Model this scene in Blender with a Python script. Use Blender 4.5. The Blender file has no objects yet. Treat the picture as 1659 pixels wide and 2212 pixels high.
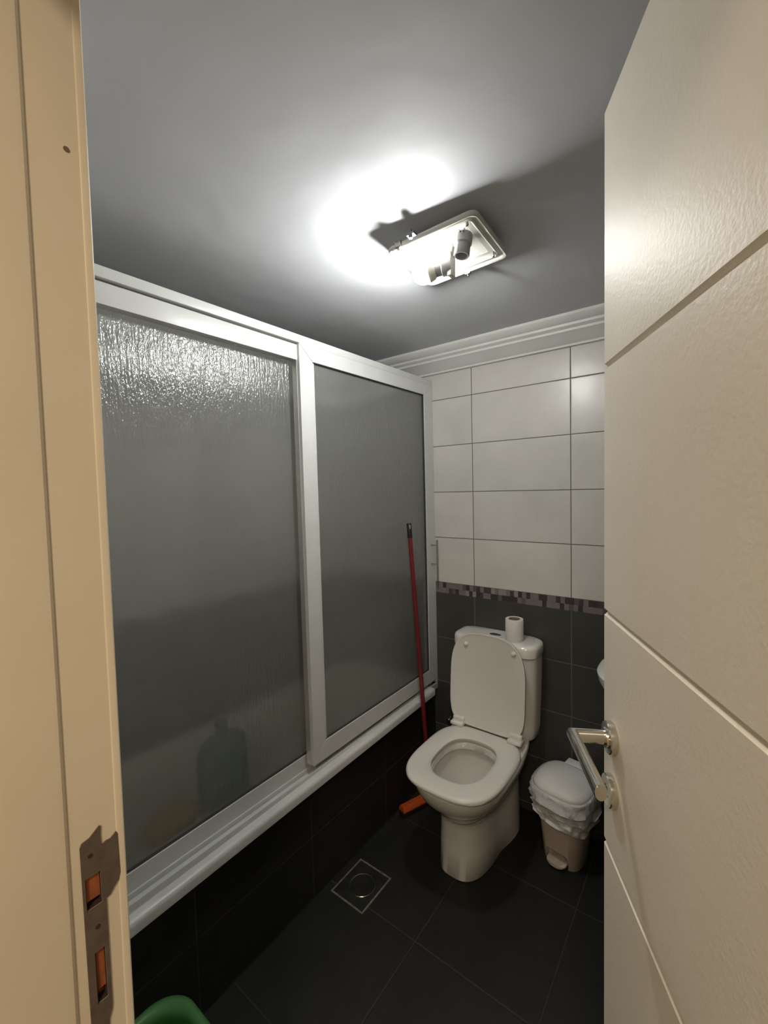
import bpy, bmesh, math, random
from mathutils import Vector, Matrix, noise
random.seed(7)
S = bpy.context.scene
PI = math.pi

# ------------------------------------------------------------------ camera
YAW, PITCH, ROLL, FPX = 0.651931636, -0.05393971, -0.02679736, 937.0
f_ = Vector((-math.sin(YAW)*math.cos(PITCH), math.cos(YAW)*math.cos(PITCH), math.sin(PITCH)))
r_ = Vector((math.cos(YAW), math.sin(YAW), 0)); u_ = r_.cross(f_)
r2 = math.cos(ROLL)*r_ + math.sin(ROLL)*u_; u2 = -math.sin(ROLL)*r_ + math.cos(ROLL)*u_
cd = bpy.data.cameras.new('camera'); cam = bpy.data.objects.new('camera', cd); S.collection.objects.link(cam)
cam.matrix_world = Matrix(((r2.x, u2.x, -f_.x, 0), (r2.y, u2.y, -f_.y, 0), (r2.z, u2.z, -f_.z, 1.5), (0, 0, 0, 1)))
cd.sensor_fit = 'VERTICAL'; cd.sensor_height = 24; cd.lens = 24*FPX/2212; cd.clip_start = 0.01
S.camera = cam

# ------------------------------------------------------------------ world, lights, exposure
w = bpy.data.worlds.new('world'); S.world = w; w.use_nodes = True
w.node_tree.nodes['Background'].inputs[0].default_value = (0.9, 0.8, 0.65, 1)
w.node_tree.nodes['Background'].inputs[1].default_value = 0.01
S.view_settings.view_transform = 'Standard'; S.view_settings.look = 'None'
S.view_settings.gamma = 1; S.view_settings.use_curve_mapping = False
S.view_settings.exposure = 2.9
BULB = 62.0          # emission of the bulb's frosted dome
HALL = 2.9           # hallway lamp, watts
ld = bpy.data.lights.new('hall_ceiling_light', 'AREA'); ld.shape = 'DISK'; ld.size = 0.35; ld.energy = HALL; ld.color = (1.0, 0.83, 0.62)
lo = bpy.data.objects.new('hall_ceiling_light', ld); S.collection.objects.link(lo); lo.location = (0.25, -0.75, 2.28)

# ------------------------------------------------------------------ materials
def lin(c):
    return tuple(((v/255)/12.92 if v/255 <= .04045 else (((v/255)+.055)/1.055)**2.4) for v in c)
class NT:
    def __init__(s, name):
        s.m = bpy.data.materials.new(name); s.m.use_nodes = True; s.t = s.m.node_tree; s.n = s.t.nodes
        s.b = s.n['Principled BSDF']; s.out = s.n['Material Output']
    def add(s, typ, ins=None, **kw):
        nd = s.n.new(typ)
        for k, v in kw.items(): setattr(nd, k, v)
        for k, v in (ins or {}).items():
            if isinstance(v, tuple) and len(v) == 2 and hasattr(v[0], 'outputs'): s.t.links.new(v[0].outputs[v[1]], nd.inputs[k])
            elif hasattr(v, 'outputs'): s.t.links.new(v.outputs[0], nd.inputs[k])
            else: nd.inputs[k].default_value = v
        return nd
    def link(s, a, b, oa=0): s.t.links.new(a.outputs[oa], b)
    def math(s, op, a, b=0.0, c=0.0):
        return s.add('ShaderNodeMath', {0: a, 1: b, 2: c}, operation=op)
    def coord(s): return s.add('ShaderNodeTexCoord')
    def ramp(s, fac, stops):
        r = s.add('ShaderNodeValToRGB', {0: fac}); e = r.color_ramp.elements
        while len(e) < len(stops): e.new(0.5)
        for i, (p, c) in enumerate(stops): e[i].position = p; e[i].color = (*c, 1)
        return r
    def bump(s, h, strength, dist, prev=None):
        b = s.add('ShaderNodeBump', {'Height': h, 'Strength': strength, 'Distance': dist})
        if prev: s.link(prev, b.inputs['Normal'])
        return b

def simple(name, col, rough=.4, metal=0.0, nscale=20, var=.06, bstr=0.0, bdist=.001, bscale=60, spec=.5, stretch=(1, 1, 1), rvar=0.0, coat=0.0):
    T = NT(name); tc = T.coord()
    mp = T.add('ShaderNodeMapping', {'Vector': (tc, 'Object'), 'Scale': stretch})
    nz = T.add('ShaderNodeTexNoise', {'Vector': mp, 'Scale': nscale, 'Detail': 4.0})
    c0 = tuple(max(0, v*(1-var)) for v in col); c1 = tuple(min(1, v*(1+var)) for v in col)
    rp = T.ramp(nz, [(.35, c0), (.65, c1)]); T.link(rp, T.b.inputs['Base Color'])
    T.b.inputs['Metallic'].default_value = metal; T.b.inputs['Roughness'].default_value = rough
    T.b.inputs['Specular IOR Level'].default_value = spec
    if coat: T.b.inputs['Coat Weight'].default_value = coat; T.b.inputs['Coat Roughness'].default_value = .08
    if rvar:
        mr = T.add('ShaderNodeMapRange', {'Value': nz, 'From Min': .3, 'From Max': .7, 'To Min': rough-rvar, 'To Max': rough+rvar}); T.link(mr, T.b.inputs['Roughness'])
    if bstr:
        n2 = T.add('ShaderNodeTexNoise', {'Vector': mp, 'Scale': bscale, 'Detail': 3.0})
        T.link(T.bump(n2, bstr, bdist), T.b.inputs['Normal'])
    return T.m

def tile(name, ua, va, u0, v0, tw, th, g, col, grout, rough, var=.08, nscale=3.0, edge=.35, spec=.5, bwave=0.0):
    """tiled surface: ua/va = object axes, u0/v0 = a joint, tw/th = tile pitch, g = joint width"""
    T = NT(name); tc = T.coord(); sp = T.add('ShaderNodeSeparateXYZ', {0: (tc, 'Object')})
    def axis(i, o, p):
        q = T.add('ShaderNodeMath', {0: (sp, i), 1: o}, operation='SUBTRACT')
        q = T.math('DIVIDE', q, p)
        cell = T.math('FLOOR', q); fr = T.math('FRACT', q)
        d = T.math('MINIMUM', fr, T.math('SUBTRACT', 1.0, fr))
        return T.math('MULTIPLY', d, p), cell
    du, cu = axis(ua, u0, tw); dv, cv = axis(va, v0, th)
    d = T.math('MINIMUM', du, dv)
    jm = T.add('ShaderNodeMapRange', {'Value': d, 'From Min': g*.5-.0004, 'From Max': g*.5+.0004})      # 0 joint .. 1 tile
    hh = T.add('ShaderNodeMapRange', {'Value': d, 'From Min': g*.3, 'From Max': g*.5+.0025}, interpolation_type='SMOOTHSTEP')
    idv = T.add('ShaderNodeCombineXYZ', {0: cu, 1: cv, 2: 3.7}); wn = T.add('ShaderNodeTexWhiteNoise', {'Vector': idv}, noise_dimensions='3D')
    off = T.add('ShaderNodeVectorMath', {0: (tc, 'Object'), 1: (wn, 'Color')}, operation='ADD')
    nz = T.add('ShaderNodeTexNoise', {'Vector': off, 'Scale': nscale, 'Detail': 5.0, 'Roughness': .6})
    rp = T.ramp(nz, [(.3, tuple(v*(1-var) for v in col)), (.7, tuple(min(1, v*(1+var)) for v in col))])
    mx = T.add('ShaderNodeMixRGB', {0: jm, 1: (*grout, 1), 2: rp}); T.link(mx, T.b.inputs['Base Color'])
    rr = T.add('ShaderNodeMapRange', {'Value': jm, 'To Min': .8, 'To Max': rough}); T.link(rr, T.b.inputs['Roughness'])
    T.b.inputs['Specular IOR Level'].default_value = spec
    b = T.bump(hh, edge, .0015)
    if bwave:
        n2 = T.add('ShaderNodeTexNoise', {'Vector': off, 'Scale': 9.0, 'Detail': 2.0}); b = T.bump(n2, bwave, .004, b)
    T.link(b, T.b.inputs['Normal'])
    return T.m

WT = (.59, .575, .535); WG = (.10, .085, .065)
DT = (.052, .053, .048); DG = (.12, .115, .105)
M = {}
M['white_back'] = tile('white_wall_tile_back', 0, 2, -.477, 1.0165, .444, .2290, .0034, WT, WG, .30, .07, 4, bwave=.35)
M['white_side'] = tile('white_wall_tile_side', 1, 2, .584, 1.0165, .444, .2290, .0034, WT, WG, .30, .07, 4, bwave=.35)
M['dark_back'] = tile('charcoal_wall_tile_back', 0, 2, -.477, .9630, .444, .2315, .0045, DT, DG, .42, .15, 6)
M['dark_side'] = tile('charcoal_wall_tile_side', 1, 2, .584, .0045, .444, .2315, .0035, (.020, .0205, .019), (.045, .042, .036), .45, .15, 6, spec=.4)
M['floor'] = tile('charcoal_floor_tile', 0, 1, -.772, 1.118, .400, .425, .0040, (.0155, .016, .014), (.036, .034, .029), .50, .2, 8, spec=.4)
M['ceiling'] = simple('ceiling_paint', (.60, .612, .65), .62, 0, 2.2, .03, .35, .02, 3.0, .2, rvar=.08)
M['plaster'] = simple('plaster_paint', (.70, .68, .62), .6, 0, 6, .03, .1, .001, 40)
M['crown'] = simple('white_plaster_moulding', (.66, .66, .63), .45, 0, 9, .03, .1, .001, 50)
M['door'] = simple('cream_lacquer_door', (.74, .70, .61), .46, 0, 5, .02, .35, .0012, 190, .15)
M['jamb'] = simple('cream_lacquer_jamb', (.70, .62, .49), .34, 0, 5, .03, .12, .001, 60, .5)
M['alu'] = simple('white_coated_aluminium', (.60, .61, .595), .33, 0, 12, .02, .0)
M['alu_raw'] = simple('bare_aluminium', (.72, .72, .70), .32, .75, 30, .04, 0, stretch=(1, .1, 1))
M['greymetal'] = simple('grey_metal', (.30, .30, .27), .4, .6)
M['seal'] = simple('dark_rubber', (.035, .035, .035), .6)
M['porcelain'] = simple('white_porcelain', (.74, .725, .68), .14, 0, 8, .02, coat=.3)
M['water'] = simple('toilet_water', (.42, .41, .38), .03, 0, 4, .02)
M['plastic'] = simple('white_seat_plastic', (.72, .70, .65), .26, 0, 8, .02)
M['tub'] = simple('tub_enamel', (.90, .83, .72), .2, 0, 6, .03)
M['chrome'] = simple('brushed_chrome', (.66, .63, .57), .16, 1, 120, .05, .05, .0003, 300, stretch=(1, 1, .1))
M['polished'] = simple('polished_chrome', (.80, .80, .79), .06, 1, 20, .02)
M['red'] = simple('red_plastic_coated_steel', (.17, .015, .020), .35, 0, 20, .06)
M['black'] = simple('black_plastic', (.015, .015, .015), .4)
M['orange'] = simple('orange_plastic', (.50, .085, .018), .4, 0, 15, .08)
M['green'] = simple('green_plastic', (.060, .20, .055), .36, 0, 10, .06, .1, .001, 40)
M['green_dark'] = simple('dark_green_plastic', (.02, .12, .02), .35)
M['yellow'] = simple('ochre_sponge', (.50, .28, .03), .9, 0, 40, .2, .8, .004, 90)
M['binbody'] = simple('offwhite_bin_plastic', (.58, .49, .41), .42, 0, 10, .05)
M['binlid'] = simple('offwhite_lid_plastic', (.80, .80, .78), .4, 0, 10, .04)
M['paper'] = simple('toilet_paper', (.72, .70, .66), .95, 0, 60, .04, .3, .0006, 300)
M['card'] = simple('cardboard_core', (.22, .17, .12), .9)
M['fixture'] = simple('white_enamel_sheet', (.50, .50, .46), .32, 0, 10, .03)
M['ceramic'] = simple('lamp_holder_ceramic', (.38, .39, .39), .35, 0, 10, .03)
M['wire'] = simple('wire_insulation', (.62, .60, .50), .5)
M['screw'] = simple('steel_screw', (.25, .24, .22), .35, 1)
M['strike'] = simple('old_steel_strike', (.17, .135, .115), .55, .55, 60, .15, .15, .0005, 120)
M['wood'] = simple('bare_orange_wood', (.30, .085, .025), .8, 0, 25, .35, .5, .001, 60, stretch=(1, 3, .6))
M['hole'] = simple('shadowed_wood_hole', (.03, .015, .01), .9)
M['drainmetal'] = simple('dull_drain_metal', (.12, .12, .11), .35, .8, 30, .1)
M['bathtap'] = M['polished']

def liner_mat():
    T = NT('white_bin_liner'); tc = T.coord()
    T.b.inputs['Base Color'].default_value = (.86, .87, .87, 1); T.b.inputs['Roughness'].default_value = .33
    n = T.add('ShaderNodeTexNoise', {'Vector': (tc, 'Object'), 'Scale': 26.0, 'Detail': 5.0, 'Distortion': .6})
    T.link(T.bump(n, .9, .010), T.b.inputs['Normal'])
    tr = T.add('ShaderNodeBsdfTranslucent', {'Color': (.7, .7, .7, 1)})
    mx = T.add('ShaderNodeMixShader', {0: .25, 1: T.b, 2: tr}); T.link(mx, T.out.inputs[0])
    return T.m
M['liner'] = liner_mat()

def glass_mat():
    T = NT('obscured_rain_glass'); tc = T.coord()
    mp = T.add('ShaderNodeMapping', {'Vector': (tc, 'Object'), 'Scale': (1, 1, .13)})
    n1 = T.add('ShaderNodeTexNoise', {'Vector': mp, 'Scale': 125.0, 'Detail': 2.5, 'Distortion': .15})
    mp2 = T.add('ShaderNodeMapping', {'Vector': (tc, 'Object'), 'Scale': (1, 1, .45)})
    n2 = T.add('ShaderNodeTexNoise', {'Vector': mp2, 'Scale': 210.0, 'Detail': 2.0})
    h = T.math('ADD', n1, T.math('MULTIPLY', n2, .5))
    b = T.bump(h, .85, .0040)
    gl = T.add('ShaderNodeBsdfGlossy', {'Color': (.9, .9, .9, 1), 'Roughness': .20, 'Normal': b})
    b2 = T.bump(h, .22, .0040)
    rf = T.add('ShaderNodeBsdfRefraction', {'Color': (.96, .97, .96, 1), 'Roughness': .42, 'IOR': 1.10, 'Normal': b2})
    tl = T.add('ShaderNodeBsdfTranslucent', {'Color': (.97, .97, .95, 1)})
    df = T.add('ShaderNodeBsdfDiffuse', {'Color': (.74, .75, .74, 1)})
    d2 = T.add('ShaderNodeMixShader', {0: .76, 1: df, 2: tl})
    body = T.add('ShaderNodeMixShader', {0: .52, 1: d2, 2: rf})
    fr = T.add('ShaderNodeFresnel', {'IOR': 1.5, 'Normal': b})
    fc = T.math('ADD', T.math('MULTIPLY', fr, .9), .03)
    mx = T.add('ShaderNodeMixShader', {0: fc, 1: body, 2: gl}); T.link(mx, T.out.inputs[0])
    return T.m
def clear_mat():
    T = NT('smooth_clear_glass_face')
    tr = T.add('ShaderNodeBsdfTransparent', {'Color': (.96, .97, .96, 1)}); T.link(tr, T.out.inputs[0])
    return T.m
M['glass_back'] = clear_mat()
M['glass'] = glass_mat()

def mosaic_mat():
    T = NT('mosaic_border_tile'); tc = T.coord(); sp = T.add('ShaderNodeSeparateXYZ', {0: (tc, 'Object')})
    s_ = T.math('ADD', (sp, 0), (sp, 1))
    v = T.add('ShaderNodeCombineXYZ', {0: s_, 1: (sp, 2), 2: 0.0})
    mp = T.add('ShaderNodeMapping', {'Vector': v, 'Location': (0, -.9630, 0)})
    br = T.add('ShaderNodeTexBrick', {'Vector': mp, 'Color1': (.205, .172, .170, 1), 'Color2': (.205, .172, .170, 1), 'Mortar': (.16, .14, .135, 1), 'Scale': 1.0,
               'Mortar Size': .0008, 'Mortar Smooth': .1, 'Bias': 0.0, 'Brick Width': .037, 'Row Height': .02675})
    br.offset = .42; br.squash = 1.0
    row = T.math('FLOOR', T.math('DIVIDE', T.math('SUBTRACT', (sp, 2), .9630), .02675))
    wv = T.math('ADD', T.math('DIVIDE', s_, .0185), T.math('MULTIPLY', row, 7.84))
    idv = T.add('ShaderNodeCombineXYZ', {0: T.math('FLOOR', wv), 1: row, 2: 1.0})
    wn = T.add('ShaderNodeTexWhiteNoise', {'Vector': idv}, noise_dimensions='3D')
    rp = T.ramp(wn, [(.0, (.90, .90, .90)), (.24, (.24, .24, .22)), (.44, (.36, .31, .31)), (.58, (.98, .98, 1.0)), (.76, (.55, .55, .55)), (.92, (1.35, 1.4, 1.5))])
    rp.color_ramp.interpolation = 'CONSTANT'
    mx = T.add('ShaderNodeMixRGB', {0: 1.0, 1: br, 2: rp}, blend_type='MULTIPLY'); T.link(mx, T.b.inputs['Base Color'])
    T.b.inputs['Roughness'].default_value = .3
    T.link(T.add('ShaderNodeBump', {'Height': (br, 1), 'Strength': .3, 'Distance': .001}, invert=True), T.b.inputs['Normal'])
    return T.m
M['mosaic'] = mosaic_mat()

def bulb_mat():
    T = NT('lit_bulb_dome')
    T.b.inputs['Base Color'].default_value = (.9, .9, .9, 1)
    T.b.inputs['Emission Color'].default_value = (1.0, 1.0, .965, 1); T.b.inputs['Emission Strength'].default_value = BULB
    return T.m
M['bulb'] = bulb_mat()

# ------------------------------------------------------------------ mesh helpers
def box(bm, x0, x1, y0, y1, z0, z1, mi=0, bev=0.0):
    t = bmesh.new(); bmesh.ops.create_cube(t, size=1)
    for v in t.verts: v.co = Vector(((x0+x1)/2+v.co.x*(x1-x0), (y0+y1)/2+v.co.y*(y1-y0), (z0+z1)/2+v.co.z*(z1-z0)))
    if bev: bmesh.ops.bevel(t, geom=list(t.edges)+list(t.verts), offset=bev, segments=3, affect='EDGES', profile=.5)
    merge(bm, t, mi)
def merge(bm, t, mi=0, mat=None):
    if mat is not None: bmesh.ops.transform(t, matrix=mat, verts=t.verts)
    mp = {v: bm.verts.new(v.co) for v in t.verts}
    for f in t.faces:
        try: nf = bm.faces.new([mp[v] for v in f.verts]); nf.material_index = mi if mi else f.material_index
        except ValueError: pass
    t.free()
def prism(bm, pts, axis, a, b, mi=0):
    """extrude closed 2-D outline along axis; pts are (p,q) on the other two axes in order"""
    def P(p, q, t): return {'x': (t, p, q), 'y': (p, t, q), 'z': (p, q, t)}[axis]
    A = [bm.verts.new(P(p, q, a)) for p, q in pts]; B = [bm.verts.new(P(p, q, b)) for p, q in pts]; n = len(pts)
    fs = [bm.faces.new((A[i], A[(i+1) % n], B[(i+1) % n], B[i])) for i in range(n)]
    fs += [bm.faces.new(A[::-1]), bm.faces.new(B)]
    for f in fs: f.material_index = mi
def tube(bm, path, r, n=16, caps=True, mi=0):
    path = [Vector(p) for p in path]; rs = r if isinstance(r, (list, tuple)) else [r]*len(path)
    rings = []; ref = None
    for i, p in enumerate(path):
        d = (path[min(i+1, len(path)-1)]-path[max(i-1, 0)]).normalized()
        if ref is None: ref = d.orthogonal().normalized()
        ref = (ref - d*ref.dot(d)).normalized(); s = d.cross(ref)
        rings.append([bm.verts.new(p+rs[i]*(math.cos(2*PI*k/n)*ref+math.sin(2*PI*k/n)*s)) for k in range(n)])
    for a, b in zip(rings, rings[1:]):
        for k in range(n): f = bm.faces.new((a[k], a[(k+1) % n], b[(k+1) % n], b[k])); f.material_index = mi
    if caps: bm.faces.new(rings[0][::-1]).material_index = mi; bm.faces.new(rings[-1]).material_index = mi
def lathe(bm, prof, n=32, mat=None, mi=0):
    """prof: list of (r,z) turned round z; closed ends when r==0"""
    t = bmesh.new(); rings = []
    for r, z in prof:
        rings.append([t.verts.new((0, 0, z))] if r < 1e-6 else [t.verts.new((r*math.cos(2*PI*k/n), r*math.sin(2*PI*k/n), z)) for k in range(n)])
    for a, b in zip(rings, rings[1:]):
        for k in range(n):
            k2 = (k+1) % n
            if len(a) == 1 and len(b) == 1: continue
            if len(a) == 1: t.faces.new((a[0], b[k2], b[k]))
            elif len(b) == 1: t.faces.new((a[k], a[k2], b[0]))
            else: t.faces.new((a[k], a[k2], b[k2], b[k]))
    for f in t.faces: f.material_index = mi
    merge(bm, t, 0, mat)
def sup(cx, yf, yb, rx, e, n=56, ef=None, cy=None):
    """superellipse outline in XY, front yf (small y) to back yb"""
    out = []
    cy = (yf+yb)/2 if cy is None else cy
    for k in range(n):
        a = 2*PI*k/n; c, s = math.cos(a), math.sin(a)
        ee = (ef or e) if s < 0 else e
        x = math.copysign(abs(c)**(2/ee), c); y = math.copysign(abs(s)**(2/ee), s)
        out.append((cx+rx*x, cy+(yb-cy)*y if y > 0 else cy+(cy-yf)*y))
    return out
def loft(bm, rings, cap0=True, cap1=True, mi=0, closed=False):
    R = [[bm.verts.new(p) for p in r] for r in rings]; n = len(R[0])
    pairs = list(zip(R, R[1:])) + ([(R[-1], R[0])] if closed else [])
    for a, b in pairs:
        for k in range(n): f = bm.faces.new((a[k], a[(k+1) % n], b[(k+1) % n], b[k])); f.material_index = mi
    if not closed:
        if cap0: bm.faces.new(R[0][::-1]).material_index = mi
        if cap1: bm.faces.new(R[-1]).material_index = mi
def lay(o, z): return [(x, y, z) for x, y in o]

def obj(name, bm, mats, parent=None, smooth=None, bevel=0.0, sub=0, **props):
    bmesh.ops.recalc_face_normals(bm, faces=bm.faces)
    me = bpy.data.meshes.new(name); bm.to_mesh(me); bm.free()
    for m in (mats if isinstance(mats, (list, tuple)) else [mats]): me.materials.append(M[m] if isinstance(m, str) else m)
    o = bpy.data.objects.new(name, me); S.collection.objects.link(o)
    if smooth is not None:
        for p in me.polygons: p.use_smooth = True
        me.set_sharp_from_angle(angle=math.radians(smooth))
    if bevel:
        md = o.modifiers.new('bevel', 'BEVEL'); md.width = bevel; md.segments = 3; md.limit_method = 'ANGLE'; md.angle_limit = math.radians(35)
        for p in me.polygons: p.use_smooth = True
        md.harden_normals = True
    if sub: md = o.modifiers.new('sub', 'SUBSURF'); md.levels = sub; md.render_levels = sub
    if parent: o.parent = parent; o.matrix_parent_inverse = Matrix.Translation(-parent.location) if parent.type == 'EMPTY' else Matrix.Identity(4)
    for k, v in props.items(): o[k] = v
    return o
def thing(name, label, cat, loc):
    o = bpy.data.objects.new(name, None); S.collection.objects.link(o); o.location = loc; o.empty_display_size = .05
    o['label'] = label; o['category'] = cat
    return o
def struct(name, bm, mats, **k): return obj(name, bm, mats, kind='structure', **k)

# ================================================================== THE ROOM
XA, XF, D = -1.155, -1.135, 1.913      # apron face, screen face, back wall
XL, XR, YF, ZC = -1.87, .24, .165, 2.160
ZM0, ZM1 = .9630, 1.0165

b = bmesh.new(); box(b, XL-.1, XR+.1, 0.0, D+.1, -.08, 0); struct('floor', b, 'floor')
b = bmesh.new(); box(b, -1.4, 1.4, -1.7, 0.0, -.08, 0); struct('floor_hall', b, simple('hall_floor_tile', (.42, .36, .28), .4, 0, 5, .1))
b = bmesh.new(); box(b, XL-.1, XR+.1, YF-.001, D+.1, ZC, ZC+.08); struct('ceiling', b, 'ceiling')
b = bmesh.new(); box(b, -1.4, 1.4, -1.7, -.0, 2.4, 2.48); struct('ceiling_hall', b, 'plaster')
hallpaint = simple('hall_wall_paint', (.62, .54, .42), .6, 0, 4, .03)
b = bmesh.new(); box(b, -1.4, 1.4, -1.8, -1.7, 0, 2.4); struct('wall_hall_back', b, hallpaint)
b = bmesh.new(); box(b, -1.5, -1.4, -1.8, -.0, 0, 2.4); struct('wall_hall_left', b, hallpaint)
b = bmesh.new(); box(b, 1.4, 1.5, -1.8, -.0, 0, 2.4); struct('wall_hall_right', b, hallpaint)

b = bmesh.new()
box(b, XL-.1, XR+.1, D, D+.1, 0, ZM0, 1); box(b, XL-.1, XR+.1, D, D+.1, ZM0, ZM1, 1); box(b, XL-.1, XR+.1, D, D+.1, ZM1, ZC, 0)
wb = struct('wall_back', b, ['white_back', 'dark_back'])
b = bmesh.new(); box(b, XL, XR, D-.0022, D+.001, ZM0, ZM1); obj('mosaic_border', b, 'mosaic', wb, label='narrow grey and mauve mosaic border')
b = bmesh.new()
box(b, XL-.1, XL, YF, D, 0, ZM1, 1); box(b, XL-.1, XL, YF, D, ZM1, ZC, 0)
wl = struct('wall_left', b, ['white_side', 'dark_side'])
b = bmesh.new(); box(b, XL-.001, XL+.0022, YF, D-.0022, ZM0, ZM1); obj('mosaic_border', b, 'mosaic', wl)
b = bmesh.new()
box(b, XR, XR+.1, YF, D, 0, ZM1, 1); box(b, XR, XR+.1, YF, D, ZM1, ZC, 0)
struct('wall_right', b, ['white_side', 'dark_side'])
# wall with the doorway: left of it, right of it, above it
JX, HX = -.482, .170                    # clear faces of the jambs
b = bmesh.new()
box(b, XL-.1, JX-.035, 0, YF, 0, 2.4, 0); box(b, HX+.035, 1.4, 0, YF, 0, 2.4, 0); box(b, JX-.035, HX+.035, 0, YF, 2.05, 2.4, 0)
struct('wall_front', b, ['plaster'])
# tiled apron under the bath screen
b = bmesh.new(); box(b, XA-.06, XA, YF, D, 0, .455); struct('wall_bath_apron', b, 'dark_side')
# plaster crown along the back wall (stepped profile), and round the other walls
def crown_prof(sx):      # (offset from wall, z)
    return [(0, 2.058), (.018, 2.058), (.020, 2.066), (.034, 2.074), (.060, 2.100), (.068, 2.103), (.069, 2.112), (.082, 2.120), (.084, 2.129), (.098, 2.134), (.112, 2.150), (.112, ZC), (0, ZC)]
b = bmesh.new(); prism(b, [(D-o, z) for o, z in crown_prof(1)], 'x', XL, XR); struct('trim_crown_back', b, 'crown', smooth=30)
b = bmesh.new(); prism(b, [(XR-o, z) for o, z in crown_prof(1)], 'y', YF, D); struct('trim_crown_right', b, 'crown', smooth=30)
b = bmesh.new(); prism(b, [(XL+o, z) for o, z in crown_prof(1)], 'y', YF, D); struct('trim_crown_left', b, 'crown', smooth=30)

# ---------------- door frame (left jamb seen close, rebate towards the bathroom)
def jamb_profile(x, s):
    # s=+1: clear side faces +x ; outline in (X,Y)
    pts = [(-.036, -.012), (.0, -.012), (.003, -.009), (.0035, .0), (.0035, .120), (.0030, .1250), (.0015, .1275), (0, .1282),
           (0, .1685), (.0008, .1692), (.0012, .1705), (.0012, .1750), (-.0008, .1766), (-.006, .1770), (-.036, .178)]
    return [(x+s*p, q) for p, q in pts]
def jambs():
    b = bmesh.new()
    prism(b, jamb_profile(JX, 1), 'z', 0, 2.03)
    for v in b.verts: v.co.y += (v.co.z-1.45)*.0068
    return b
lj = struct('trim_door_jamb', jambs(), 'jamb', smooth=25)
b = bmesh.new(); prism(b, jamb_profile(HX, -1), 'z', 0, 2.03); struct('trim_hinge_jamb', b, 'jamb', smooth=40)
b = bmesh.new(); prism(b, [(q, 2.015-p) for p, q in [(x-0, y) for x, y in jamb_profile(0, 1)]], 'x', JX-.036, HX+.036); struct('trim_door_head', b, 'jamb', smooth=40)
# little knock mark on the jamb
b = bmesh.new(); tube(b, [(JX+.0003-.002, .161, 1.822), (JX+.0003, .1608, 1.822)], .0026, 14); obj('chip_mark', b, simple('chip_brown', (.16, .11, .07), .8), lj)

# strike plate: outline (Y,z) ragged where the paint overlaps it
b = bmesh.new()
tk = .0012
def plate(b, pts, x0, x1): prism(b, [(y, z) for y, z in pts], 'x', x0, x1)
XP = JX + .0002
L1, L2 = .1345, .1535
lat = (.1370, .1505, 1.0960, 1.1290); bol = (.1410, .1505, .9960, 1.0500)
# plate body as strips around the two openings
def body(b):
    outer = [(L1, .905), (L1, 1.162), (.1362, 1.166), (.1430, 1.1675), (.1480, 1.1715), (.1515, 1.1745), (.1530, 1.1735), (.1522, 1.1660), (.1528, 1.1530),
             (.1562, 1.1556), (.1610, 1.1552), (.1660, 1.1590), (.1675, 1.1560), (.1680, 1.1150), (.1660, 1.1080), (.1610, 1.1030), (.1580, 1.0985), (.1540, 1.0975), (L2, .985), (.1530, .980), (.1500, .972), (.1480, .905)]
    plate(b, outer, XP, XP+tk)
body(b)
sp = obj('strike_plate', b, 'strike', lj, label='dull bare metal strike plate with torn paint edge')
def cutter(y0, y1, z0, z1):
    t = bmesh.new(); box(t, XP-.02, XP+.02, y0, y1, z0, z1); me = bpy.data.meshes.new('c'); t.to_mesh(me); t.free()
    o = bpy.data.objects.new('c', me); S.collection.objects.link(o); return o
def carve(target, cuts):
    for c in cuts:
        md = target.modifiers.new('cut', 'BOOLEAN'); md.operation = 'DIFFERENCE'; md.solver = 'EXACT'; md.object = c
    bpy.context.view_layer.update()
    me = bpy.data.meshes.new_from_object(target.evaluated_get(bpy.context.evaluated_depsgraph_get()))
    target.modifiers.clear(); target.data = me
    for c in cuts: bpy.data.objects.remove(c)
sp.parent = None; sp.matrix_parent_inverse = Matrix.Identity(4)
carve(sp, [cutter(*lat), cutter(*bol)]); sp.parent = lj
cuts = [cutter(lat[0], lat[1], lat[2], lat[3]), cutter(bol[0], bol[1], bol[2], bol[3])]
carve(lj, cuts)
for y0, y1, z0, z1 in (lat, bol):
    b = bmesh.new(); box(b, XP-.0205, XP-.0022, y0-.0006, y1+.0006, z0+(z1-z0)*.22, z1+.0006)
    box(b, XP-.0205, XP-.0090, y0-.0006, y1+.0006, z0-.0006, z0+(z1-z0)*.22)
    lh = obj('latch_hole', b, 'wood', sp, label='opening showing bare orange wood')
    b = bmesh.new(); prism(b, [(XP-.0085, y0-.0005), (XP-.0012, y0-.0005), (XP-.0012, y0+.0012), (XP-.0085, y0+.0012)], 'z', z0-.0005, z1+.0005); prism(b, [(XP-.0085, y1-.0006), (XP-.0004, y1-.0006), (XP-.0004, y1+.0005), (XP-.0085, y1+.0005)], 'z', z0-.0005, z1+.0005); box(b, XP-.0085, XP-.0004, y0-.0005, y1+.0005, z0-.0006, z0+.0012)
    obj('pocket_shade', b, 'hole', lh)  # dark strips paint the shade along the sides and bottom of the opening
for yy, zz in ((.1425, 1.150), (.1450, 1.075)):
    b = bmesh.new(); lathe(b, [(0, .0006), (.0018, .0006), (.0022, 0), (.0022, -.001), (0, -.001)], 16, Matrix.Translation((XP+tk+.0002, yy, zz)) @ Matrix.Rotation(PI/2, 4, 'Y')); obj('screw_hole', b, 'hole', sp)

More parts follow.
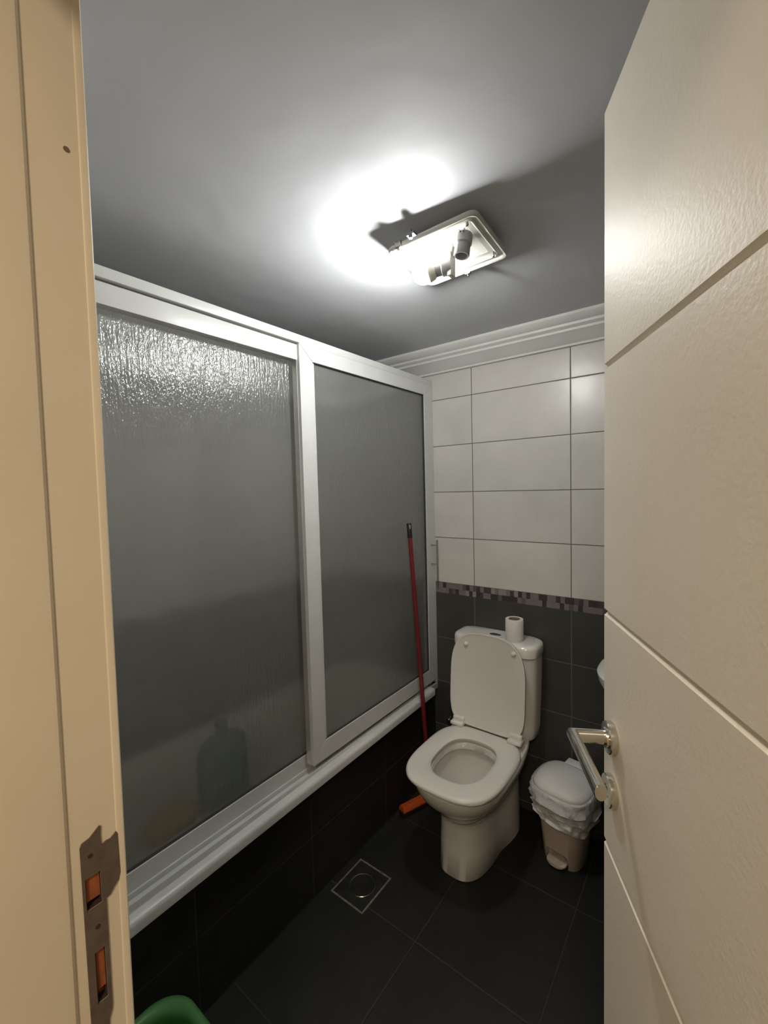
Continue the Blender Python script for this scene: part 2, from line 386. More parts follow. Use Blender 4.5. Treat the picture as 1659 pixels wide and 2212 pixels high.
# ---------------- the open door (62 degrees into the room)
TH = .485585760
EX, EY = -.1250, .6800                   # free edge of the visible face
dd = Vector((-math.sin(TH), math.cos(TH), 0)); nn = Vector((-math.cos(TH), -math.sin(TH), 0))  # nn: out of the visible face
DW, DT_ = .630, .040
def DM(along, out, z): return Vector((EX, EY, 0)) - dd*along + nn*out + Vector((0, 0, z))   # along from the free edge
prof = []   # (out, z) of the face with V grooves
z0, z1 = .008, 2.0000
gz = [1.6605, 1.3155, .9740, .6325, .2910]
prof.append((-.0015, z1)); prof.append((0, z1-.0015))
for g in gz: prof += [(0, g+.0046), (-.0012, g+.0042), (-.0046, g+.0006), (-.0046, g-.0006), (-.0012, g-.0042), (0, g-.0046)]
prof += [(0, z0+.001), (-.001, z0)]
prof += [(-DT_, z0), (-DT_, z1)]
b = bmesh.new(); A = [b.verts.new(DM(0.0015, o, z)) for o, z in prof]; B = [b.verts.new(DM(DW, o, z)) for o, z in prof]; n = len(prof)
Z = [b.verts.new(DM(0, min(o-.0015, -.0015), z)) for o, z in prof]
for i in range(n):
    j = (i+1) % n
    b.faces.new((A[i], A[j], B[j], B[i])); b.faces.new((Z[i], Z[j], A[j], A[i]))
b.faces.new(Z[::-1]); b.faces.new(B)
door = struct('door_1', b, 'door', smooth=25)
# handle set: two roses, neck, mitred lever, key escutcheon
def DMm(al, z):     # matrix whose local z points out of the face, local x towards the hinge
    o = DM(al, 0, z); x = -dd; zz = nn; y = zz.cross(x)
    return Matrix(((x.x, y.x, zz.x, o.x), (x.y, y.y, zz.y, o.y), (x.z, y.z, zz.z, o.z), (0, 0, 0, 1)))
HA, HZ, KZ = .0400, 1.1505, 1.0750
b = bmesh.new(); lathe(b, [(0, 0), (.0208, 0), (.0214, .001), (.0214, .0085), (.0204, .0098), (.0135, .0100), (.0130, .0125), (0, .0125)], 40, DMm(HA, HZ)); hr = obj('handle_rose', b, 'chrome', door, smooth=35)
b = bmesh.new()
def mitre(b, r=.0098):
    # neck straight out, then lever back towards the hinge, joined by a 45 degree cut
    n = 24; L, reach = .052, .117
    def ring(c, ax1, ax2, sh): return [c+ax1*r*math.cos(2*PI*k/n)+ax2*r*math.sin(2*PI*k/n)+sh(k) for k in range(n)]
    xh = -dd; up = Vector((0, 0, 1)); base = DM(HA, .010, HZ); out = nn
    corner = DM(HA, L, HZ)
    q = .0074
    C = [(math.sin(2*PI*k/n), math.cos(2*PI*k/n)) for k in range(n)]
    r0 = [base+up*r*a+xh*q*c for a, c in C]
    r1 = [corner+up*r*a+xh*q*c-out*q*c for a, c in C]
    e = corner+xh*reach
    r2_ = [e-xh*.0012+up*r*a-out*q*c for a, c in C]
    r3 = [e+up*r*.9*a-out*q*.9*c for a, c in C]
    loft(b, [r0, r1, r2_, r3])
mitre(b); obj('lever_handle', b, 'chrome', door, smooth=35, label='brushed steel mitred lever handle')
b = bmesh.new()
lathe(b, [(0, 0), (.0208, 0), (.0214, .001), (.0214, .0085), (.0204, .0098), (.0090, .0100), (.0085, .0085), (0, .0085)], 40, DMm(HA, KZ)); kr = obj('key_rose', b, 'chrome', door, smooth=35)
b = bmesh.new(); lathe(b, [(0, .0086), (.0028, .0086), (.0028, .0092), (0, .0092)], 16, DMm(HA, KZ+.003)); box_m = DMm(HA, KZ-.003)
t = bmesh.new(); box(t, -.0013, .0013, -.006, .002, .0086, .0092); merge(b, t, 0, box_m); obj('keyhole', b, 'black', kr)

# ================================================================== BATH AND SLIDING SCREEN
tub = thing('bathtub', 'built-in bathtub behind the obscured glass screen', 'bathtub', (-1.53, 1.04, 0))
b = bmesh.new()
tx0, tx1, ty0, ty1 = XL+.003, XA-.062, YF+.003, D-.003
def rr(x0, x1, y0, y1, r, z, n=10):
    out = []
    for cx, cy, a0 in ((x1-r, y1-r, 0), (x0+r, y1-r, PI/2), (x0+r, y0+r, PI), (x1-r, y0+r, 1.5*PI)):
        for k in range(n): a = a0+PI/2*k/(n-1); out.append((cx+r*math.cos(a), cy+r*math.sin(a), z))
    return out
loft(b, [rr(tx0, tx1, ty0, ty1, .004, 0), rr(tx0, tx1, ty0, ty1, .004, .485), rr(tx0+.004, tx1-.004, ty0+.004, ty1-.004, .01, .490),
         rr(tx0+.055, tx1-.045, ty0+.09, ty1-.08, .14, .490), rr(tx0+.065, tx1-.055, ty0+.10, ty1-.09, .14, .480), rr(tx0+.085, tx1-.07, ty0+.14, ty1-.10, .14, .30),
         rr(tx0+.12, tx1-.10, ty0+.25, ty1-.13, .14, .12), rr(tx0+.17, tx1-.15, ty0+.33, ty1-.19, .12, .085)], cap0=True, cap1=True)
obj('tub_shell', b, 'tub', tub, smooth=40)
b = bmesh.new(); lathe(b, [(0, .004), (.028, .004), (.033, 0), (.033, -.002), (0, -.002)], 24, Matrix.Translation((-1.53, 1.5, .0865))); obj('tub_drain', b, 'polished', tub, smooth=40)

scr = thing('sliding_bath_screen', 'white aluminium sliding screen with two obscured glass panes above the dark tiled apron', 'shower screen', (XF-.04, 1.04, .455))
b = bmesh.new()
# head rail: thin front lip, channel behind
box(b, XF-.080, XF, YF, D, 2.0060, 2.0330, 0, .0012); box(b, XF-.038, XF-.011, YF+.014, 1.040, 1.9490, 2.0010, 0, .0008); box(b, XF-.080, XF-.074, YF, D, 1.972, 2.008)
# end posts
box(b, XF-.080, XF-.0005, D-.012, D, .49, 2.0325, 0, .001); box(b, XF-.080, XF-.0005, YF, YF+.014, .49, 2.0325, 0, .001)
obj('head_rail', b, 'alu', scr, smooth=30)
b = bmesh.new()
box(b, XF-.080, XF-.002, YF, D, .4555, .4700, 0, .001); box(b, XF-.006, XF-.002, YF, D, .4695, .4880, 0, .0008); box(b, XF-.042, XF-.037, YF, D, .4695, .4860, 0, .0008); box(b, XF-.080, XF-.075, YF, D, .4695, .492)
obj('bottom_track', b, 'alu', scr, smooth=30)
# rounded sill bead in front, ends just short of the back wall
b = bmesh.new()
sl = [(XA, .4360), (XA+.043, .4380), (XA+.0455, .4410), (XA+.0460, .4620), (XA+.0440, .4690), (XA+.0390, .4735), (XA+.0320, .4750), (XA+.024, .4755), (XA, .4755)]
prism(b, [(x, z) for x, z in sl], 'y', YF+.02, D-.075)
for v in b.verts: v.co.z += (v.co.y-1.0)*.016
obj('sill_bead', b, 'alu', scr, smooth=35)
def panel(x1, dep, y0, y1, z0, z1, sl_, sr_, tp, bt, name, pull=None):
    b = bmesh.new()
    # mitred frame: outline ring lofted as 4 trapezoids
    o = [(y0, z0), (y1, z0), (y1, z1), (y0, z1)]; i = [(y0+sl_, z0+bt), (y1-sr_, z0+bt), (y1-sr_, z1-tp), (y0+sl_, z1-tp)]
    for k in range(4):
        k2 = (k+1) % 4; q = [o[k], o[k2], i[k2], i[k]]
        # keep a hairline at the mitres
        c = (sum(p[0] for p in q)/4, sum(p[1] for p in q)/4); q = [(p[0]+(c[0]-p[0])*.0012, p[1]+(c[1]-p[1])*.0012) for p in q]
        prism(b, q, 'x', x1-dep, x1)
    o_ = obj('panel_frame', b, 'alu', scr, bevel=.0008, label=name)
    b = bmesh.new(); g = .002
    iy0, iy1, iz0, iz1 = y0+sl_, y1-sr_, z0+bt, z1-tp
    for (a0, a1, c0, c1) in ((iy0, iy1, iz0, iz0+g), (iy0, iy1, iz1-g, iz1), (iy0, iy0+g, iz0, iz1), (iy1-g, iy1, iz0, iz1)): box(b, x1-.014, x1-.004, a0, a1, c0, c1)
    obj('glazing_seal', b, 'seal', o_)
    b = bmesh.new(); X = x1-.013
    vs = [b.verts.new(p) for p in ((X, iy0-.004, iz0-.004), (X, iy1+.004, iz0-.004), (X, iy1+.004, iz1+.004), (X, iy0-.004, iz1+.004))]
    vs2 = [b.verts.new(v.co-Vector((.004, 0, 0))) for v in vs]
    b.faces.new(vs); b.faces.new(vs2[::-1]).material_index = 1
    for k in range(4): b.faces.new((vs[k], vs2[k], vs2[(k+1) % 4], vs[(k+1) % 4])).material_index = 1
    obj('glass_pane', b, ['glass', 'glass_back'], o_)
    return o_
panel(XF-.042, .028, .170, 1.105, .484, 2.012, .045, .045, .052, .052, 'rear sliding panel frame, white')
fp = panel(XF, .034, 1.033, D-.013, .508, 2.006, .062, .066, .053, .068, 'front panel frame nearest the back wall, white')
b = bmesh.new(); box(b, XF-.034, XF-.012, 1.0295, 1.0325, .51, 2.0, 0); obj('edge_strip', b, 'alu_raw', fp)
# added strip for the pale reflection beside the left stile of the front panel
b = bmesh.new()
box(b, XF-.012, XF-.006, 1.095, 1.106, .576, 1.953); obj('reflection_strip', b, 'alu', fp)
b = bmesh.new(); tube(b, [(XF+.036, 1.868, 1.030), (XF+.036, 1.868, 1.236)], .0050, 14); bh = obj('pull_handle', b, 'greymetal', fp, smooth=40, label='thin grey metal pull bar')
for zz in (1.210, 1.115):
    b = bmesh.new(); tube(b, [(XF-.001, 1.868, zz), (XF+.036, 1.868, zz)], .0032, 10); obj('handle_post', b, 'greymetal', bh, smooth=40)

# green bottle and sponge on the tub rim behind the glass
gb = thing('shampoo_bottle', 'blurred green bottle standing on the tub rim behind the left glass pane', 'bottle', (-1.285, .735, .485))
b = bmesh.new(); loft(b, [lay(sup(-1.275, .755-.085*s, .755+.085*s, .042*s, 2.6, 32), z) for s, z in ((.86, .4855), (1, .492), (1, .66), (.93, .695), (.6, .716), (.30, .722), (.30, .730))]); obj('bottle_body', b, 'green', gb, smooth=50)
b = bmesh.new(); lathe(b, [(0, .730), (.021, .730), (.021, .758), (.019, .762), (0, .762)], 24, Matrix.Translation((-1.275, .755, 0))); obj('bottle_cap', b, 'green_dark', gb, smooth=40)
b = bmesh.new(); t = bmesh.new(); bmesh.ops.create_icosphere(t, subdivisions=3, radius=1)
for v in t.verts: k = 1+.10*noise.noise(v.co*3); v.co = Vector((-1.268+v.co.x*.040*k, .580+v.co.y*.085*k, .536+v.co.z*.050*k))
merge(b, t); o = obj('bath_sponge', b, 'yellow', smooth=60); o['label'] = 'blurred ochre bath sponge on the tub rim beside the green bottle'; o['category'] = 'sponge'

# ================================================================== TOILET
TX = -.778
toi = thing('toilet', 'white close-coupled toilet with the lid up against the back wall', 'toilet', (TX, 1.60, 0))
b = bmesh.new(); NN = 64
secs = [  # z, half width, front, back, exp
    (.000, .101, 1.402, 1.872, 3.6), (.004, .104, 1.398, 1.876, 3.6), (.10, .103, 1.406, 1.876, 3.4), (.19, .101, 1.410, 1.876, 3.2), (.235, .103, 1.400, 1.876, 2.9),
    (.275, .118, 1.362, 1.876, 2.8), (.31, .142, 1.318, 1.876, 2.8), (.345, .161, 1.287, 1.876, 2.9), (.38, .1735, 1.268, 1.876, 3.0), (.405, .1780, 1.260, 1.876, 3.2), (.418, .1785, 1.258, 1.876, 3.3), (.4235, .1745, 1.262, 1.874, 3.3)]
def bowlring(z, hw, yf, yb, e):
    out = []
    for x, y in sup(TX, yf, yb, hw, e, NN, ef=2.45 if hw > .11 else 2.8, cy=yf+.22):
        x += .012*max(0, min(1, (z-.23)/.12)) - .006*max(0, min(1, (.30-z)/.1))
        # the pedestal stays slim in the middle and keeps a trap bulge at the back
        if z < .34:
            k = max(0, min(1, (y-1.60)/.14)); k = k*k*(3-2*k)
            tgt = .118*math.copysign(1, x-TX)*min(1, abs(x-TX)/(hw*.9))
            x = TX + (x-TX)*(1-k) + tgt*k*(1 if abs(x-TX) > 1e-4 else 0)
        out.append((x, y, z))
    return out
rings = [bowlring(*s) for s in secs]
inner = [(.4235, .118, 1.325, 1.622, 2.5), (.418, .110, 1.334, 1.614, 2.5), (.395, .1085, 1.336, 1.612, 2.5), (.385, .1235, 1.322, 1.622, 2.5), (.36, .127, 1.320, 1.624, 2.5), (.31, .118, 1.332, 1.618, 2.4), (.26, .098, 1.362, 1.606, 2.3), (.215, .07, 1.42, 1.590, 2.2), (.19, .045, 1.46, 1.57, 2)]
rings += [lay(sup(TX+.012, yf, yb, hw, e, NN, cy=yf+.155), z) for z, hw, yf, yb, e in inner]
loft(b, rings)
obj('toilet_bowl', b, 'porcelain', toi, smooth=50)
b = bmesh.new(); loft(b, [lay(sup(TX+.012, 1.392, 1.598, .086, 2.3, NN, cy=1.50), .236), lay(sup(TX+.012, 1.392, 1.598, .086, 2.3, NN, cy=1.50), .238)]); obj('bowl_water', b, 'water', toi)
# seat ring
b = bmesh.new()
so = lambda d: sup(TX+.013, 1.243+d, 1.690-d*.6, .1860-d, 3.6, NN, ef=3.0, cy=1.47)
si = lambda d: sup(TX+.014, 1.328-d, 1.612+d, .1080+d, 2.7, NN, cy=1.475)
loft(b, [lay(so(.006), .4245), lay(so(0), .4300), lay(so(0), .4370), lay(so(.003), .4425), lay(so(.010), .4460), lay(so(.022), .4475), lay(si(.016), .4475), lay(si(.007), .4455), lay(si(0), .4400), lay(si(0), .4285), lay(si(.004), .4245)], closed=True)
obj('toilet_seat', b, 'plastic', toi, smooth=50)
# raised lid, slightly leaning back on the cistern
b = bmesh.new()
def lidring(d, off, n=NN):
    # local: u across, v up the lid; outline squarish at the hinge, rounded at top
    H = .411; out = []
    for x, y in sup(.004, 0+d, H-d, .170-d, 3.0, n, ef=6.0, cy=.20):
        xs = x*(1-.035*max(0, (.10-y)/.10))
        ang = math.radians(5)
        bow = off
        out.append((TX+xs, 1.6840+y*math.sin(ang)+bow*math.cos(ang), .4500+y*math.cos(ang)-bow*math.sin(ang)))
    return out
loft(b, [lidring(.012, .0045), lidring(.007, .0022), lidring(.0035, .0005), lidring(.0, .002), lidring(0, .010), lidring(.004, .0155), lidring(.020, .0205), lidring(.07, .0225)], cap0=True, cap1=True)
lid = obj('toilet_lid', b, 'plastic', toi, smooth=50)
for bx, v in ((-.108, .352), (.108, .352)):
    b = bmesh.new(); ang = math.radians(5)
    c = Vector((TX+bx+.014, 1.6840+v*math.sin(ang)+.0045*math.cos(ang), .45+v*math.cos(ang)-.0045*math.sin(ang)))
    lathe(b, [(0, -.002), (.0100, -.002), (.0100, .005), (.0082, .009), (.005, .0112), (0, .0115)], 20, Matrix.Translation(c) @ Matrix.Rotation(PI/2-ang, 4, 'X')); obj('lid_buffer', b, 'plastic', lid, smooth=50)
for sx in (-1, 1):
    b = bmesh.new(); cx = TX+.012+sx*.130
    box(b, cx-.030, cx+.030, 1.655, 1.700, .446, .463, 0, .006); box(b, cx-.026, cx+.026, 1.676, 1.697, .456, .480, 0, .006)
    obj('seat_hinge', b, 'plastic', toi, smooth=40, label='glossy white hinge block')
# cistern
b = bmesh.new(); CX = -.776
def cis(z, hw, yf, e=5.0, yb=1.908, ef=None): return lay(sup(CX, yf, yb, hw, e, NN, ef=ef or 4.2, cy=1.84), z)
loft(b, [cis(.395, .146, 1.788), cis(.400, .162, 1.778), cis(.412, .174, 1.770), cis(.45, .179, 1.765), cis(.60, .186, 1.760), cis(0.7660, .190, 1.757)])
box(b, TX-.10, TX+.10, 1.76, 1.876, .40, .421)
obj('cistern', b, 'porcelain', toi, smooth=50)
b = bmesh.new()
loft(b, [cis(0.7660, .185, 1.763), cis(0.7695, .185, 1.763), cis(0.7700, .1930, 1.753), cis(0.7720, .195, 1.750), cis(0.8050, .195, 1.750), cis(0.8160, .192, 1.754), cis(0.8215, .184, 1.764), cis(0.8235, .168, 1.780)])
cl = obj('cistern_lid', b, 'porcelain', toi, smooth=50)
b = bmesh.new(); loft(b, [lay(sup(-.785, 1.822, 1.852, .027, 2.2, 32), 0.8225), lay(sup(-.785, 1.822, 1.852, .027, 2.2, 32), 0.8255), lay(sup(-.785, 1.825, 1.849, .023, 2.2, 32), 0.8270)]); obj('flush_button', b, 'polished', cl, smooth=40)
b = bmesh.new(); loft(b, [lay(sup(-.785, 1.8245, 1.8495, .0012, 6, 16), 0.8265), lay(sup(-.785, 1.8245, 1.8495, .0012, 6, 16), 0.8273)]); obj('button_gap', b, 'black', cl)

# toilet roll on the cistern lid
tr = thing('toilet_paper_roll', 'white toilet paper roll standing on the cistern lid', 'toilet paper', (-.684, 1.822, 0.8236))
RX, RY = -.690, 1.822
b = bmesh.new(); lathe(b, [(.0245, 0.8238), (.0370, 0.8238), (.0382, 0.8255), (.0384, .870), (.0380, 0.9155), (.0368, 0.9175), (.0255, 0.9175), (.0245, 0.9165), (.0245, 0.8238)], 48, Matrix.Translation((RX, RY, 0))); obj('paper', b, 'paper', tr, smooth=50)
b = bmesh.new(); lathe(b, [(.0228, 0.8240), (.0244, 0.8240), (.0244, 0.9172), (.0228, 0.9172), (.0228, 0.8240)], 40, Matrix.Translation((RX, RY, 0))); obj('cardboard_core', b, 'card', tr, smooth=50)

# chrome stop valve and hose on the wall beside the seat
va = thing('water_stop_valve', 'small metal stop valve on the dark wall left of the toilet', 'valve', (-1.075, D, .335))
b = bmesh.new(); tube(b, [(-1.045, 1.912, .33), (-1.045, 1.868, .33)], .009, 16); tube(b, [(-1.045, 1.875, .33), (-1.045, 1.875, .352)], .006, 12); obj('valve_body', b, 'polished', va, smooth=40)
b = bmesh.new(); lathe(b, [(0, 0), (.012, 0), (.014, .003), (.014, .014), (.011, .018), (0, .018)], 20, Matrix.Translation((-1.045, 1.868, .33)) @ Matrix.Rotation(PI/2, 4, 'X')); obj('valve_knob', b, 'polished', va, smooth=40)
b = bmesh.new(); tube(b, [(-1.045, 1.875, .352), (-1.043, 1.877, .40), (-1.045, 1.885, .43), (-1.03, 1.900, .445), (-1.00, 1.905, .452)], .005, 12); obj('supply_hose', b, 'polished', va, smooth=60)

# ================================================================== SQUEEGEE
sq = thing('floor_squeegee', 'floor squeegee with a long red handle leaning on the right glass pane', 'squeegee', (-1.050, 1.675, 0))
top = Vector((-1.1155, 1.648, 1.338)); bot = Vector((-1.060, 1.690, .050))
dv = (top-bot).normalized()
b = bmesh.new(); tube(b, [bot, top-dv*.05], .0102, 20); obj('handle', b, 'red', sq, smooth=50)
b = bmesh.new(); tube(b, [top-dv*.068, top-dv*.066, top-dv*.004, top], [.0110, .0116, .0114, .0100], 20); hc = obj('hanging_cap', b, 'black', sq, smooth=50)
b = bmesh.new(); box(b, -.002, .002, -.002, .002, -.009, .009, 0, .001); bmesh.ops.transform(b, matrix=Matrix.Translation(top-dv*.016+Vector((.0088, -.0070, 0))), verts=b.verts); obj('hanging_hole', b, 'alu_raw', hc)
hd = Vector((.34, .94, 0)).normalized(); hn = Vector((hd.y, -hd.x, 0)); hcen = Vector((-1.060, 1.690, 0))
def HM(p): return Matrix(((hd.x, hn.x, 0, hcen.x), (hd.y, hn.y, 0, hcen.y), (0, 0, 1, 0), (0, 0, 0, 1)))
b = bmesh.new(); prism(b, [(-.020, .030), (.020, .030), (.022, .036), (.016, .050), (.010, .056), (-.010, .056), (-.016, .050), (-.022, .036)], 'x', -.165, .165); tube(b, [(0, 0, .05), (0, .0, .105)], [.019, .015], 18); bmesh.ops.transform(b, matrix=HM(0), verts=b.verts); obj('squeegee_head', b, 'orange', sq, smooth=35, label='orange plastic head')
b = bmesh.new(); prism(b, [(-.012, .0005), (-.006, .0005), (-.004, .034), (-.010, .034)], 'x', -.17, .17); prism(b, [(.006, .0005), (.012, .0005), (.010, .034), (.004, .034)], 'x', -.17, .17); bmesh.ops.transform(b, matrix=HM(0), verts=b.verts); obj('rubber_blade', b, 'black', sq)

# ================================================================== PEDAL BIN
bn = thing('pedal_bin', 'small off-white pedal bin with a white liner folded over its rim, right of the toilet', 'bin', (-.450, 1.71, 0))
BX, BY, BA = -.463, 1.757, math.radians(-9)
BZ = .84
def low(bm):
    for v in bm.verts: v.co.z *= BZ
    bmesh.ops.transform(bm, matrix=BM_(), verts=bm.verts)
def BM_(): return Matrix.Translation((BX, BY, 0)) @ Matrix.Rotation(BA, 4, 'Z')
def bring(z, hw, hd_, e=3.2, wob=0.0, ph=0.0, fr=0): 
    out = []
    for i, (x, y) in enumerate(sup(0, -hd_, hd_, hw, e, 72)):
        a = 2*PI*i/72
        w_ = wob*noise.noise(Vector((math.cos(a)*2.2+ph, math.sin(a)*2.2, z*30))) + wob*.5*noise.noise(Vector((math.cos(a)*6, math.sin(a)*6+ph, z*60)))
        k = 1+w_/max(hw, .01); out.append((x*k, y*k, z+.35*w_))
    return out
b = bmesh.new()
loft(b, [bring(.0, .070, .068), bring(.004, .073, .071), bring(.20, .088, .087), bring(.335, .100, .102), bring(.345, .106, .108), bring(.352, .106, .108), bring(.352, .098, .100), bring(.06, .070, .068)])
low(b); bbody = obj('bin_body', b, 'binbody', None, smooth=45)
t = bmesh.new(); box(t, -.048, .040, -.12, -.038, -.02, .058, 0, .012); bmesh.ops.transform(t, matrix=BM_(), verts=t.verts)
me = bpy.data.meshes.new('c'); t.to_mesh(me); t.free(); co = bpy.data.objects.new('c', me); S.collection.objects.link(co)
carve(bbody, [co]); bbody.parent = bn; bbody.matrix_parent_inverse = Matrix.Translation(-bn.location)
b = bmesh.new(); loft(b, [[(x, y*1.0, z) for x, y, z in bring(zz, hw, .030, 2.4)] for zz, hw in ((.010, .034), (.014, .038), (.020, .038), (.026, .030))]); bmesh.ops.translate(b, verts=b.verts, vec=(-.004, -.070, .004)); box(b, -.02, .014, -.07, -.03, .012, .020)
low(b); obj('foot_pedal', b, 'binbody', bn, smooth=45)
b = bmesh.new()
loft(b, [bring(.355, .109, .110, 3.0), bring(.364, .112, .113, 3.0), bring(.376, .109, .109, 3.0), bring(.392, .094, .092, 2.8), bring(.402, .066, .064, 2.6), bring(.405, .03, .03, 2.2)])
box(b, -.040, .052, .085, .128, .372, .396, 0, .004)
low(b); obj('bin_lid', b, 'binlid', bn, smooth=50)
b = bmesh.new()
def lr(z, k, wob, ph=0, tilt=.0): return [(x*k, y*k, z0_ + tilt*x - .10*max(0, -y)) for x, y, z0_ in bring(z, .108, .110, 2.9, wob, ph)]
loft(b, [lr(.226, .98, .016, 1, -.22), lr(.240, 1.06, .018, 2, -.22), lr(.252, 1.02, .016, 7, -.20), lr(.266, 1.10, .016, 3, -.18), lr(.278, 1.05, .014, 9, -.16), lr(.292, 1.14, .013, 3, -.13), lr(.306, 1.09, .012, 5, -.10), lr(.322, 1.16, .011, 4, -.06), lr(.338, 1.11, .010, 11, -.03), lr(.354, 1.13, .007, 6), lr(.366, 1.09, .003, 8), lr(.372, 1.02, .002, 9), lr(.364, .96, .001, 9), lr(.33, .955, .001, 9)], cap0=False, cap1=False)
low(b)
lo_ = obj('bin_liner', b, 'liner', bn, smooth=60, label='thin crumpled white plastic bag')

# ================================================================== WASH BASIN (mostly behind the door)
bs = thing('wash_basin', 'white wall-hung wash basin partly hidden behind the open door', 'basin', (XR, 1.68, .70))
b = bmesh.new()
def bas(z, rx0, yf, yb, e=2.6): 
    pts = sup(0, yf, yb, 1.0, e, NN)
    return [((XR-.002)-(1-p[0])*.5*rx0, p[1], z) for p in pts]
loft(b, [bas(.640, .20, 1.62, 1.76), bas(.665, .33, 1.55, 1.80), bas(.715, .46, 1.50, 1.845), bas(.775, .525, 1.475, 1.868), bas(.828, .556, 1.462, 1.878), bas(.852, .560, 1.460, 1.880), bas(.858, .552, 1.464, 1.876), bas(.858, .50, 1.49, 1.85), bas(.845, .48, 1.50, 1.84), bas(.78, .44, 1.53, 1.81), bas(.735, .33, 1.58, 1.76)])
obj('basin_bowl', b, 'porcelain', bs, smooth=50)
b = bmesh.new(); tube(b, [(.17, 1.67, .857), (.17, 1.67, .93), (.165, 1.67, .96), (.13, 1.67, .975), (.07, 1.67, .972), (.055, 1.67, .962), (.055, 1.67, .945)], [.018, .016, .014, .012, .011, .011, .011], 18); obj('mixer_tap', b, 'polished', bs, smooth=60)
b = bmesh.new(); tube(b, [(.02, 1.67, .66), (.02, 1.67, .52), (.06, 1.67, .48), (.12, 1.67, .48), (.16, 1.67, .52), (XR-.001, 1.67, .53)], .016, 18); obj('waste_trap', b, 'polished', bs, smooth=60)

# ================================================================== FLOOR DRAIN
fd = thing('floor_drain', 'square floor drain with a round metal cover in the dark tiles by the bath apron', 'drain', (-1.053, 1.174, 0))
DC = Vector((-1.050, 1.172)); 
b = bmesh.new()
for (x0, x1, y0, y1) in ((-.077, .077, -.087, -.081), (-.077, .077, .081, .087), (-.077, -.071, -.081, .081), (.071, .077, -.081, .081)): box(b, DC.x+x0, DC.x+x1, DC.y+y0, DC.y+y1, 0.0002, .0022)
obj('drain_frame', b, simple('worn_pale_rim', (.17, .16, .14), .6, 0, 60, .3), fd)
b = bmesh.new(); box(b, DC.x-.071, DC.x+.071, DC.y-.081, DC.y+.081, .0002, .0012); obj('drain_plate', b, simple('drain_plate_dark', (.03, .031, .028), .45, .4, 20, .2), fd)
b = bmesh.new(); lathe(b, [(.0455, .0012), (.0455, .0034), (.0470, .0040), (.0490, .0040), (.0500, .0030), (.0500, .0012)], 48, Matrix.Translation((DC.x+.004, DC.y, 0))); obj('cover_ring', b, simple('bright_ring_metal', (.55, .54, .50), .25, 1), fd, smooth=40)
b = bmesh.new(); lathe(b, [(0, .0020), (.0445, .0020), (.0452, .0014), (0, .0013)], 48, Matrix.Translation((DC.x+.004, DC.y, 0)))
obj('drain_cover', b, simple('drain_cover_dark', (.035, .036, .032), .4, .5, 20, .2), fd, smooth=40)

# ================================================================== GREEN BASIN
gt = thing('plastic_basin', 'green plastic basin on the floor beside the bath apron', 'plastic tub', (-.85, .33, 0))
b = bmesh.new(); gx0, gx1, gy0, gy1 = -1.020, -.690, .190, .462
def gr(d, z, r=.075): return rr(gx0+d, gx1-d, gy0+d, gy1-d, r, z, 12)
loft(b, [gr(.045, 0), gr(.040, .004), gr(.016, .300), gr(.002, .304), gr(-.004, .310), gr(-.004, .320), gr(.000, .327), gr(.006, .3295), gr(.016, .328), gr(.022, .320), gr(.024, .309), gr(.046, .010), gr(.056, .006)])
obj('basin_body', b, 'green', gt, smooth=50)

# ================================================================== CEILING LIGHT (cover missing)
cl = thing('ceiling_light_fixture', 'square white ceiling light without its cover, one bulb lit and one holder empty', 'ceiling light', (-.572, 1.075, ZC))
FX, FY = -.573, 1.071
AX = math.radians(5.0)
FMt = Matrix.Translation((FX, FY, 2.123)) @ Matrix.Rotation(math.radians(3.2), 4, 'Z') @ Matrix.Rotation(math.radians(-3.0), 4, 'Y')
def FR(bm): bmesh.ops.transform(bm, matrix=FMt, verts=bm.verts)
def fr(d, z, r=.02): return rr(-.125+d, .125-d, -.122+d, .122-d, max(r-d*.3, .006), z, 8)
b = bmesh.new()
loft(b, [fr(.045, .034), fr(.045, .010), fr(.003, .010), fr(.001, .008), fr(0, .004), fr(.002, -.001), fr(.005, -.003), fr(.009, -.001), fr(.011, .004), fr(.018, .005), fr(.020, .002), fr(.024, .001), fr(.026, .006), fr(.034, .011)], cap0=True, cap1=True)
FR(b); obj('back_plate', b, 'fixture', cl, smooth=35, label='stepped white enamel plate')
# fixing lugs and clips on the rim
for (lx, ly) in ((-.085, -.123), (.0, .123)):
    b = bmesh.new(); box(b, lx-.009, lx+.009, ly-.005, ly+.005, -.006, .012, 0, .002); tube(b, [(lx, ly, -.004), (lx, ly, -.012)], .0035, 12); FR(b); obj('rim_clip', b, 'screw', cl, smooth=40)
for (lx, ly) in ((-.04, -.088), (.088, -.088), (.09, .088)):
    b = bmesh.new(); lathe(b, [(0, -.003), (.0035, -.003), (.0042, 0), (.0042, .012), (0, .012)], 16, Matrix.Translation((lx, ly, .0))); FR(b); obj('screw', b, 'screw', cl, smooth=40)
b = bmesh.new(); box(b, -.052, -.030, -.140, -.112, .004, .010, 0, .001); tube(b, [(-.041, -.136, -.004), (-.041, -.136, .016)], .005, 12); FR(b); obj('mounting_lug', b, simple('dark_grey_steel', (.10, .10, .12), .5, .3), cl)
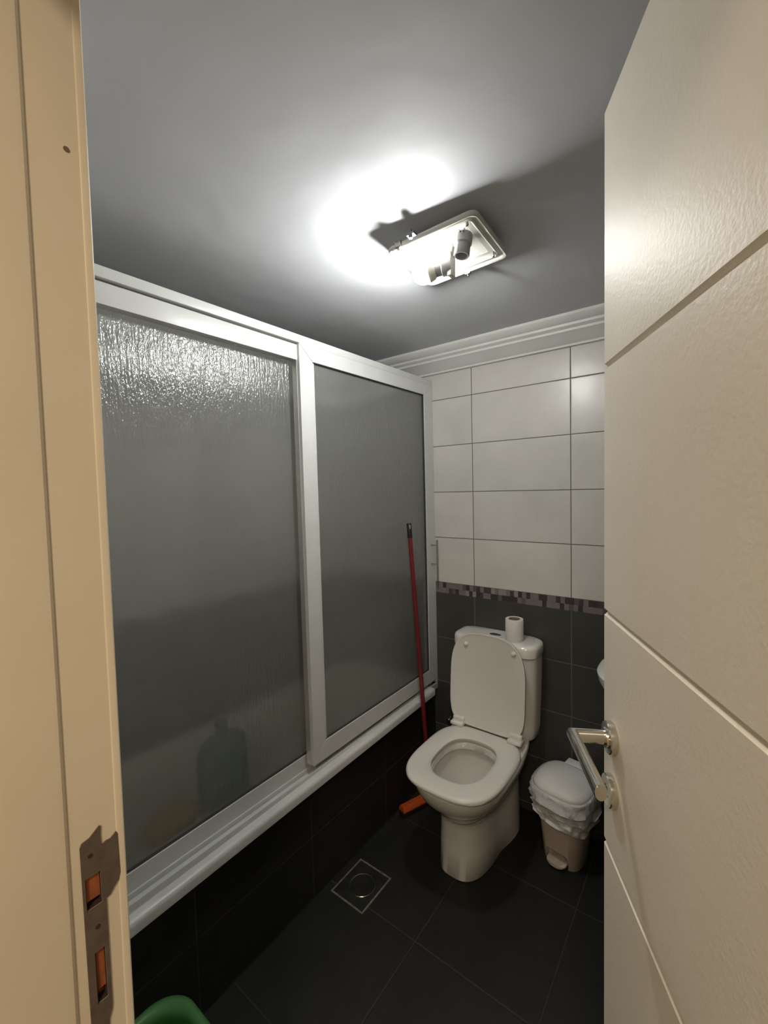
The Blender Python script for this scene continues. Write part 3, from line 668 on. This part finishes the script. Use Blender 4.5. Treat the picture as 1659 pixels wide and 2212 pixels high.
# empty holder pointing down
def holder(c, d, name):
    d = d.normalized(); q = d.to_track_quat('Z', 'Y').to_matrix().to_4x4(); m = Matrix.Translation(c) @ q
    b = bmesh.new(); lathe(b, [(0, 0), (.0200, 0), (.0215, .003), (.0215, .024), (.0185, .027), (.0195, .050), (.0180, .053), (.0150, .053), (.0150, .030), (0, .030)], 32, m); o = obj('lamp_holder', b, 'ceramic', cl, smooth=40, label=name)
    b = bmesh.new(); lathe(b, [(0, .0302), (.005, .0302), (.005, .033), (0, .034)], 16, m); obj('contact', b, 'polished', o, smooth=40)
    return m
holder(Vector((-.497, 1.006, 2.118)), Vector((-.10, -.12, -1)), 'empty ceramic lamp holder')
for (p, q) in (((-.505, .993, 2.126), (-.492, .975, 2.110)), ((-.492, .998, 2.126), (-.485, .978, 2.110))):
    b = bmesh.new(); tube(b, [p, q], .0022, 10); obj('holder_terminal', b, 'screw', cl, smooth=40)
# lit bulb: lies across the plate, pointing away towards the left
bc = Vector((-.553, 1.044, 2.0765)); bd = Vector((-.94, -.32, -.05)).normalized()
holder(bc, bd, 'ceramic lamp holder with the lit bulb')
m = Matrix.Translation(bc+bd*.014) @ bd.to_track_quat('Z', 'Y').to_matrix().to_4x4()
b = bmesh.new(); lathe(b, [(0, .012), (.0128, .012), (.0128, .020), (.0150, .024), (.0230, .031), (.0275, .042), (.0285, .046), (0, .046)], 36, m); bu = obj('light_bulb', b, 'plastic', cl, smooth=40)
b = bmesh.new(); lathe(b, [(0, .0462), (.0290, .0462), (.0300, .052), (.0305, .060), (.0290, .070), (.0250, .079), (.0180, .0865), (.009, .0900), (0, .0910)], 36, m); obj('bulb_dome', b, 'bulb', bu, smooth=60, label='glowing frosted bulb dome')
b = bmesh.new(); box(b, -.560, -.548, 1.030, 1.056, 2.048, 2.126, 0, .002); obj('holder_bracket', b, 'fixture', cl)
for pts in ([(-.500, 1.000, 2.124), (-.530, 1.004, 2.112), (-.545, 1.030, 2.108), (-.548, 1.050, 2.098), (-.556, 1.056, 2.086)], [(-.505, 1.010, 2.124), (-.535, 1.018, 2.110), (-.552, 1.040, 2.106), (-.552, 1.056, 2.098)]):
    b = bmesh.new(); tube(b, pts, .0022, 10); obj('wire', b, 'wire', cl, smooth=60)

# hallway lamp body that carries the hallway light
hl = thing('hall_ceiling_lamp', 'round white hallway ceiling lamp behind the viewer, outside the bathroom door', 'ceiling lamp', (.25, -.75, 2.4))
b = bmesh.new(); lathe(b, [(0, 2.40), (.185, 2.40), (.190, 2.39), (.190, 2.30), (0, 2.30)], 40, Matrix.Translation((.25, -.75, 0))); obj('lamp_body', b, 'fixture', hl, smooth=40)
